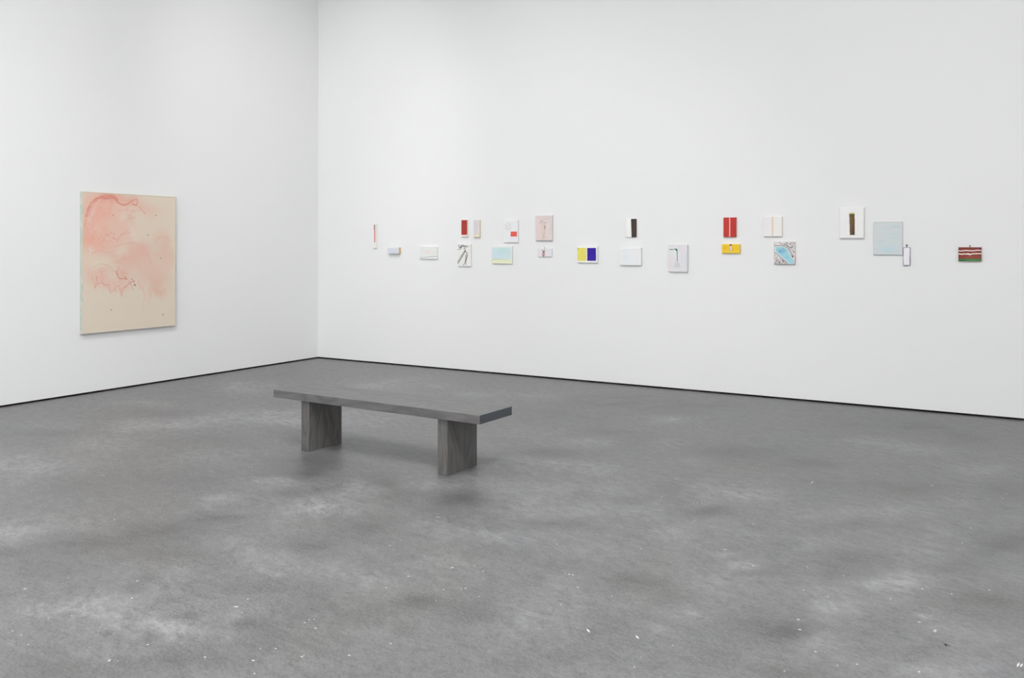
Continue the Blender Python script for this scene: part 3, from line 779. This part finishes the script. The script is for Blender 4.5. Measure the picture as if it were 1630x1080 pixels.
P.stroke([(424, 742), (418, 790), (400, 850)], 6, (104, 104, 104), .8, dry=.4)
P.stroke([(428, 716), (442, 710), (456, 714)], 4, (70, 70, 70), .8)
P.stroke([(440, 612), (486, 640)], 2.5, (218, 200, 196), .6)
P.stroke([(440, 712), (486, 716)], 2.5, (214, 200, 196), .6)
P.stroke([(486, 590), (486, 720)], 3, (206, 150, 140), .5)
hang('canvas_painting', 'upright white canvas with loose black brush drawing of long crossing lines', P, 2.358, 1.390, .191, .264, .02)

P = easel(820, 608, 1133, 886, (216, 224, 224), 110)
P.rect(826, 630, 1110, 812, (196, 220, 222), soft=24, a=.9, tex=.25)
P.cloud(1000, 680, 110, 50, (188, 216, 216), .7, fx=5, fy=18)
P.cloud(900, 745, 90, 50, (198, 216, 230), .8, fx=5, fy=18)
P.rect(820, 608, 1133, 626, (222, 226, 224), soft=10, a=.9)
P.rect(1112, 608, 1133, 886, (222, 226, 216), soft=10, a=.8)
P.rect(820, 822, 1133, 886, (224, 226, 194), soft=6, wob=6)
P.rect(820, 868, 1133, 886, (226, 226, 208), soft=8, a=.7)
P.stroke([(826, 815), (900, 818), (960, 814), (1020, 822), (1080, 830)], 11, (196, 198, 142), .85, dry=.2, taper=True)
hang('canvas_painting', 'landscape-shaped canvas with turquoise sky over a pale yellow band', P, 2.888, 1.396, .273, .203, .02)

P = easel(226, 130, 484, 520, (219, 207, 206), 140)
P.cloud(290, 320, 60, 180, (226, 200, 200), .6, fx=14, fy=5)
P.cloud(420, 330, 40, 160, (228, 202, 200), .6, fx=14, fy=5)
P.cloud(460, 300, 18, 150, (206, 206, 200), .7)
P.rect(226, 130, 484, 152, (214, 196, 196), soft=8, a=.7)
P.cloud(350, 190, 110, 26, (210, 204, 196), .7, ang=8)
P.rect(332, 250, 362, 500, (216, 208, 182), soft=8, wob=10, a=.8)
GR = (112, 124, 108)
P.stroke([(290, 250), (310, 222), (328, 210), (350, 230), (380, 240), (400, 236)], 6, GR, .85)
P.stroke([(300, 228), (320, 250), (350, 256), (384, 262)], 5, GR, .7)
P.stroke([(250, 160), (300, 182), (360, 176), (420, 176), (456, 170)], 5, (168, 170, 156), .7, dry=.2)
P.stroke([(390, 200), (420, 182), (450, 168)], 5, (156, 154, 140), .7)
P.stroke([(336, 262), (342, 330), (338, 400), (346, 498)], 5, (158, 158, 132), .8)
P.stroke([(366, 268), (372, 300), (374, 360), (362, 420), (360, 490)], 5, (132, 128, 104), .85)
P.stroke([(373, 295), (374, 335)], 13, (104, 100, 88), .9)
P.stroke([(240, 160), (236, 500)], 4, (226, 216, 214), .5)
P.stroke([(300, 270), (296, 420)], 4, (224, 190, 190), .5)
P.stroke([(410, 240), (416, 470)], 4, (230, 186, 184), .5)
P.stroke([(360, 480), (400, 470)], 4, (170, 160, 140), .7)
P.rect(226, 508, 484, 520, (200, 190, 188), soft=6, a=.8)
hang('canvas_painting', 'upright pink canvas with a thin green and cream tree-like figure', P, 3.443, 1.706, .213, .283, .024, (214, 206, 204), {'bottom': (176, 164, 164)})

P = easel(250, 652, 473, 776, (222, 219, 223), 110, .04)
for k in range(14):
    x = random.Random(k).uniform(255, 470); y = random.Random(k + 50).uniform(660, 765)
    if abs(x - 345) > 26: P.stroke([(x, y), (x + 8, y + 3)], 3, (206, 202, 206), .6)
P.rect(328, 680, 362, 766, (190, 138, 126), soft=5, wob=8, a=.95)
P.stroke([(322, 666), (340, 692), (346, 712)], 6, (96, 66, 60), .9)
P.stroke([(370, 668), (354, 694), (350, 712)], 6, (104, 74, 66), .9)
P.stroke([(344, 716), (346, 746)], 6, (206, 164, 150), .8)
P.stroke([(332, 690), (330, 750), (338, 770)], 4, (120, 70, 62), .8)
P.stroke([(360, 690), (360, 744), (348, 772)], 4, (124, 72, 64), .8)
P.stroke([(338, 764), (346, 772)], 10, (70, 40, 38), .9)
hang_with_hook('small_panel_painting', 'small white landscape panel with a brown-red figure in its middle, below the pink canvas', P,
               3.449, 1.425, .184, .091, lambda r, t_: ring_hook(r, t_, -.004, .004, .006, .0016, mat=M_hook_pale), th=.014, side=(210, 206, 208))

P = easel(878, 614, 1190, 868, (236, 236, 234), 120)
P.rect(880, 636, 1018, 842, (226, 216, 104), soft=4, wob=4)
P.cloud(950, 740, 60, 90, (220, 210, 112), .6, rag=1, fx=24)
P.rect(1031, 637, 1169, 838, (50, 28, 150), soft=4, wob=4)
P.cloud(1120, 780, 60, 60, (60, 36, 158), .6, rag=1)
P.stroke([(880, 640), (882, 662)], 9, (40, 40, 30), .9)
P.stroke([(888, 760), (886, 772)], 5, (90, 84, 60), .8)
P.rect(1176, 614, 1190, 868, (222, 222, 222), soft=6, a=.8)
hang('canvas_painting', 'white canvas painted with a yellow block beside a deep blue block', P, 3.989, 1.408, .242, .178, .022)

P = easel(250, 184, 420, 470, (236, 235, 232), 100)
P.rect(250, 184, 262, 470, (226, 222, 226), soft=8, a=.7)
P.lay(np.clip((P.U - (334 + (P.V - 184) * .03)) / 3, 0, 1), (64, 54, 52))
P.cloud(385, 320, 26, 120, (80, 66, 60), .6, rag=1, fx=20, fy=6)
P.rect(334, 184, 420, 196, (40, 34, 34), soft=6, a=.8)
P.rect(412, 184, 420, 470, (46, 40, 40), soft=6, a=.7)
hang('panel_painting', 'upright panel, white on the left and near-black brown on the right', P, 4.502, 1.695, .125, .196, .014, (222, 214, 206), {'right': (196, 186, 176)})

P = easel(165, 635, 500, 908, (230, 231, 232), 96)
P.rect(190, 660, 476, 884, (226, 228, 230), soft=6, a=.8)
P.cloud(255, 760, 44, 90, (218, 225, 232), .8)
P.cloud(380, 730, 90, 40, (230, 228, 226), .6)
P.stroke([(190, 884), (190, 660), (476, 660), (476, 884), (190, 884)], 4, (220, 221, 222), .8)
P.stroke([(360, 690), (420, 700), (440, 850)], 4, (222, 223, 223), .6)
hang('canvas_painting', 'blank-looking white landscape canvas with a faint bluish patch, below the black-brown panel', P, 4.499, 1.390, .246, .187, .026, (216, 216, 216))

P = easel(920, 590, 1223, 1010, (219, 218, 221), 150)
P.cloud(960, 860, 60, 140, (222, 212, 218), .7)
P.cloud(1110, 670, 30, 70, (228, 208, 218), .7)
P.cloud(1150, 800, 30, 90, (212, 216, 228), .6)
P.cloud(1050, 720, 60, 60, (220, 228, 222), .7)
P.rect(1196, 600, 1223, 1010, (208, 208, 210), soft=8, a=.8)
P.rect(1184, 596, 1206, 690, (226, 226, 228), soft=6, a=.9)
P.stroke([(1186, 594), (1184, 690)], 3, (186, 188, 190), .7)
P.stroke([(922, 594), (1010, 592), (1220, 592)], 5, (186, 192, 190), .8)
P.stroke([(945, 660), (985, 664), (1035, 656)], 11, (66, 112, 82), .85, dry=.2)
P.stroke([(950, 662), (975, 666)], 10, (84, 110, 92), .9)
P.stroke([(1035, 655), (1058, 664)], 18, (34, 134, 84), .95)
P.stroke([(1052, 660), (1050, 676)], 20, (28, 108, 68), .95)
P.stroke([(1062, 670), (1064, 760), (1066, 842)], 12, (44, 120, 84), .95)
P.stroke([(1070, 680), (1070, 840)], 4, (150, 186, 156), .6)
P.lay(.7 * np.clip((P.V - 856) / 8, 0, 1) * np.clip((966 - P.V) / 40, 0, 1) * np.clip((26 + (P.V - 850) * .35 - np.abs(P.U - 1066)) / 6, 0, 1), (200, 202, 202))
for k in range(9): P.stroke([(1030 + 9 * k, 880 + (k % 3) * 12), (1034 + 9 * k, 930)], 3, (190, 192, 190), .45)
hang('canvas_painting', 'upright off-white canvas with a green angled line like an upside-down letter L', P, 5.030, 1.375, .211, .280, .024, (206, 206, 208))

P = easel(213, 162, 408, 468, (190, 56, 50), 110)
P.cloud(270, 320, 40, 150, (196, 62, 56), .6, rag=1, fx=26, fy=4)
P.cloud(360, 320, 40, 150, (178, 50, 46), .6, rag=1, fx=26, fy=4)
P.stroke([(310, 160), (311, 300), (309, 470)], 10, (248, 232, 226), 1)
P.rect(213, 162, 408, 170, (150, 40, 38), soft=5, a=.7)
P.rect(213, 162, 220, 468, (156, 42, 40), soft=5, a=.6)
P.rect(402, 162, 408, 468, (130, 40, 38), soft=5, a=.6)
P.rect(213, 460, 408, 468, (150, 44, 40), soft=5, a=.6)
hang('panel_painting', 'bright red upright panel split by a thin white vertical line', P, 5.577, 1.693, .129, .197, .02, (196, 110, 104))

P = easel(190, 578, 470, 722, (240, 198, 52), 110)
P.cloud(240, 640, 40, 34, (242, 176, 40), .7)
P.cloud(400, 630, 40, 44, (244, 188, 44), .7)
P.rect(190, 708, 470, 722, (220, 184, 60), soft=6, a=.8)
P.rect(190, 578, 200, 722, (236, 206, 90), soft=6, a=.7)
P.rect(313, 580, 343, 606, (120, 56, 34), soft=4, wob=5)
P.rect(316, 606, 346, 684, (224, 198, 204), soft=5, wob=5)
P.rect(320, 640, 336, 670, (206, 190, 214), soft=8, a=.8)
P.stroke([(312, 606), (308, 640), (316, 684), (340, 686)], 4, (150, 90, 60), .75)
P.stroke([(352, 604), (360, 640), (352, 684)], 6, (156, 88, 34), .85)
P.stroke([(310, 690), (360, 692)], 4, (236, 214, 130), .8)
hang('small_panel_painting', 'yellow landscape panel with a small pinkish bottle shape, under the bright red panel', P, 5.589, 1.476, .184, .092, .022, (226, 190, 90))

P = easel(846, 148, 1128, 458, (229, 227, 228), 100)
P.rect(1000, 150, 1122, 452, (231, 229, 224), soft=6, a=.9)
P.cloud(900, 260, 40, 90, (232, 222, 218), .5)
P.rect(972, 148, 996, 452, (224, 204, 182), soft=6, wob=4, a=.95)
P.stroke([(980, 150), (982, 450)], 5, (216, 190, 160), .7)
P.stroke([(1122, 148), (1124, 455)], 4, (232, 214, 200), .7)
for k in range(5): P.stroke([(1020 + 20 * k, 160), (1020 + 20 * k, 440)], 2.5, (224, 222, 218), .6)
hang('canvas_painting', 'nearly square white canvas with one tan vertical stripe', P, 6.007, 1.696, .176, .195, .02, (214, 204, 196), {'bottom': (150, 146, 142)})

P = easel(1008, 545, 1328, 896, (216, 210, 210), 170)
R_ = random.Random(11)
def band(u):       # the river's upper and lower bank for a given distance across
    t_ = (u - 1008) / 320
    return t_
INK = (52, 48, 50)
for k in range(430):       # short scribbles in both dark corners
    x = R_.uniform(1008, 1328); y = R_.uniform(545, 896); t_ = (x - 1008) / 320
    upper = 548 + 40 * t_ + 200 * max(0, t_ - .35) ** 1.15 * 1.15
    lower = 730 + 190 * t_ ** 1.1
    if not (y < upper - 4 or y > lower + 8) : continue
    if y < upper and t_ < .22: continue
    a = R_.choice((-1, 1)) * R_.uniform(.3, 1.3) + (.8 if y > lower else -.6); l = R_.uniform(5, 15)
    P.stroke([(x, y), (x + l * math.cos(a) * .6, y + l * math.sin(a)), (x + l * math.cos(a + .8), y + l * math.sin(a + .5))], R_.uniform(3.5, 7), INK, R_.uniform(.65, 1))
RV = [(1010, 596), (1080, 622), (1150, 628), (1215, 668), (1250, 740), (1300, 800), (1328, 830)]
def poly_mask(pts):
    U, V = P.U, P.V; m = np.zeros(U.shape, bool); n = len(pts)
    for i in range(n):
        (x0, y0), (x1, y1) = pts[i], pts[(i + 1) % n]
        if abs(y1 - y0) < 1e-9: continue
        c = ((V >= min(y0, y1)) & (V < max(y0, y1)) & (U < x0 + (V - y0) * (x1 - x0) / (y1 - y0)))
        m ^= c
    return m.astype(float)
P.lay(poly_mask([(1008, 600), (1080, 606), (1160, 618), (1215, 650), (1250, 700), (1280, 760), (1328, 812), (1328, 896), (1240, 892), (1180, 850), (1110, 790), (1008, 712)]), (214, 222, 222))
P.lay(poly_mask([(1030, 625), (1090, 622), (1160, 634), (1208, 670), (1240, 730), (1270, 780), (1322, 830), (1322, 890), (1250, 884), (1190, 832), (1120, 770), (1035, 700)]), (160, 204, 214))
P.cloud(1120, 690, 56, 34, (112, 168, 208), .85, ang=15)
P.cloud(1170, 650, 50, 16, (96, 150, 176), .5, ang=30)
P.cloud(1210, 790, 30, 26, (140, 196, 212), .7, ang=50)
P.stroke([(1080, 700), (1130, 716), (1170, 706)], 5, (90, 146, 196), .7)
P.stroke([(1090, 672), (1140, 676), (1170, 690)], 5, (100, 158, 200), .6)
P.stroke([(1060, 548), (1110, 580), (1170, 600), (1220, 634), (1250, 680), (1264, 720)], 22, (228, 222, 220), .95)
P.stroke([(1012, 606), (1060, 604), (1100, 604), (1160, 612), (1210, 640), (1246, 690), (1270, 750), (1300, 792)], 7.5, INK, .95)
P.stroke([(1012, 710), (1060, 742), (1110, 788), (1170, 840), (1225, 884)], 7.5, INK, .95)
P.stroke([(1075, 548), (1130, 586), (1190, 600), (1236, 640), (1266, 690), (1300, 770)], 7.5, INK, .95)
P.stroke([(1290, 770), (1304, 768)], 20, (40, 36, 36), .8)
P.stroke([(1010, 550), (1011, 660), (1010, 800)], 6, (120, 90, 100), .7)
P.stroke([(1008, 892), (1200, 894), (1328, 890)], 5, (104, 100, 100), .8)
hang('canvas_painting', 'canvas with a turquoise river curving through black scribbled banks', P, 6.120, 1.434, .197, .219, .020, (206, 200, 198),
     {'right': lambda q: (224, 104, 92) if q < .38 else (220, 210, 204)})

P = easel(155, 95, 497, 534, (232, 232, 231), 130)
P.lay(poly_mask([(290, 176), (366, 176), (370, 488), (300, 490)]), (104, 82, 52))
m = poly_mask([(290, 176), (366, 176), (370, 488), (300, 490)])
P.lay(m * np.clip((P.V - 330) / 150, 0, 1) * .8, (74, 58, 42))
P.lay(m * np.clip((P.U - 345) / 20, 0, 1) * .6, (70, 54, 38))
P.lay(m * np.clip(1 - np.abs(P.U - 318) / 14, 0, 1) * .5, (130, 106, 68))
P.rect(291, 170, 366, 190, (190, 182, 124), soft=4)
P.stroke([(292, 198), (364, 198)], 8, (62, 50, 34), .8)
P.stroke([(302, 484), (368, 484)], 8, (56, 44, 32), .8)
P.rect(482, 95, 497, 534, (234, 228, 220), soft=8, a=.6)
hang('canvas_painting', 'tall white canvas with a single dark olive-brown upright bar', P, 6.742, 1.723, .213, .289, .024, (214, 212, 208))

P = easel(632, 298, 1050, 776, (205, 210, 211), 130)
R_ = random.Random(5)
for k in range(70):
    y = R_.uniform(320, 760); x = R_.uniform(640, 960); l = R_.uniform(60, 190); b = (y - 300) / 470
    cc = R_.choice([(186, 214, 220), (194, 216, 226), (180, 210, 216), (206, 214, 216), (212, 214, 212)] if b > .4 or R_.random() < .4 else [(198, 212, 212), (208, 212, 212)])
    P.stroke([(x, y), (x + l * .5, y + R_.uniform(-10, 4)), (min(x + l, 1030), y + R_.uniform(-14, 4))], R_.uniform(8, 18), cc, R_.uniform(.3, .7), dry=.3, taper=True)
P.cloud(960, 370, 60, 10, (166, 204, 212), .8)
P.cloud(720, 580, 60, 14, (172, 206, 222), .6)
P.cloud(860, 690, 130, 50, (178, 210, 222), .5, fx=4, fy=16)
P.rect(632, 298, 1050, 312, (190, 196, 196), soft=6, a=.7)
P.rect(1030, 298, 1050, 776, (210, 204, 206), soft=10, a=.6)
P.rect(632, 298, 644, 776, (200, 206, 204), soft=6, a=.6)
P.rect(632, 764, 1050, 776, (186, 194, 196), soft=6, a=.6)
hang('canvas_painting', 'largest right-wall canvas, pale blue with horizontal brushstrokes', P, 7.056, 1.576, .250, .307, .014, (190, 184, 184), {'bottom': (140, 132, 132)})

P = easel(1057, 667, 1160, 926, (231, 230, 238), 130)
for k in range(8):
    P.stroke([(1088 + (k * 13) % 40, 700 + 24 * k), (1100 + (k * 7) % 36, 716 + 24 * k)], 4, (214, 214, 216), .6)
VI = (104, 92, 120)
P.stroke([(1060, 670), (1158, 670), (1154, 780), (1156, 922)], 7, VI, .9)
P.stroke([(1060, 670), (1062, 760), (1059, 840), (1064, 918), (1156, 921)], 7, VI, .9)
P.stroke([(1155, 800), (1156, 915)], 9, (84, 74, 104), .8)
hang_with_hook('narrow_panel_painting', 'narrow white upright panel outlined in violet-grey, beside the pale blue canvas', P,
               7.2155, 1.409, .059, .166, lambda r, t_: ring_hook(r, t_, 0, .0062, .012, .0022), th=.016, side=(150, 140, 160))

P = easel(398, 370, 962, 708, (134, 62, 58), 180)
P.cloud(560, 405, 160, 30, (128, 58, 40), .9, fx=4, fy=14)
P.cloud(720, 395, 120, 20, (124, 66, 44), .8, fx=4, fy=14)
P.cloud(870, 405, 60, 26, (136, 52, 66), .9, fx=4, fy=14)
P.rect(925, 370, 962, 436, (78, 40, 38), soft=16, a=.9)
P.rect(398, 480, 470, 520, (66, 46, 36), soft=26, a=.8)
P.rect(900, 466, 962, 512, (90, 44, 42), soft=26, a=.7)
P.cloud(660, 615, 90, 22, (168, 100, 84), .9, fx=4, fy=12)
P.cloud(860, 610, 100, 40, (150, 80, 66), .8, fx=4, fy=12)
P.cloud(480, 610, 60, 30, (148, 66, 62), .6, fx=4, fy=12)
P.stroke([(398, 458), (470, 462), (530, 450), (620, 448), (700, 456), (790, 452), (870, 440), (962, 448)], 24, (234, 222, 220), .97)
P.stroke([(398, 535), (440, 530), (480, 545), (540, 530), (600, 538), (640, 526), (690, 545), (740, 528), (820, 526), (880, 524), (962, 522)], 27, (240, 226, 206), .97, dry=.08)
P.stroke([(610, 530), (660, 545), (700, 548)], 22, (246, 242, 238), .9)
P.stroke([(398, 484), (440, 500), (470, 484)], 10, (60, 44, 36), .7)
P.rect(398, 655, 962, 708, (62, 130, 72), soft=8, wob=8)
P.cloud(470, 690, 110, 16, (26, 96, 36), .9, fx=4, fy=10)
P.cloud(740, 680, 90, 12, (112, 146, 92), .8, fx=4, fy=10)
P.rect(940, 540, 962, 660, (120, 62, 50), soft=14, a=.8)
hang_with_hook('landscape_panel_painting', 'brown-red panel with two ragged white stripes and a green base, rightmost on the wall', P,
               7.729, 1.433, .180, .122, lambda r, t_: ring_hook(r, t_, 0, .0048, .008, .0016, double=True, mat=M_hook_pale), th=.022, side=(120, 70, 60))
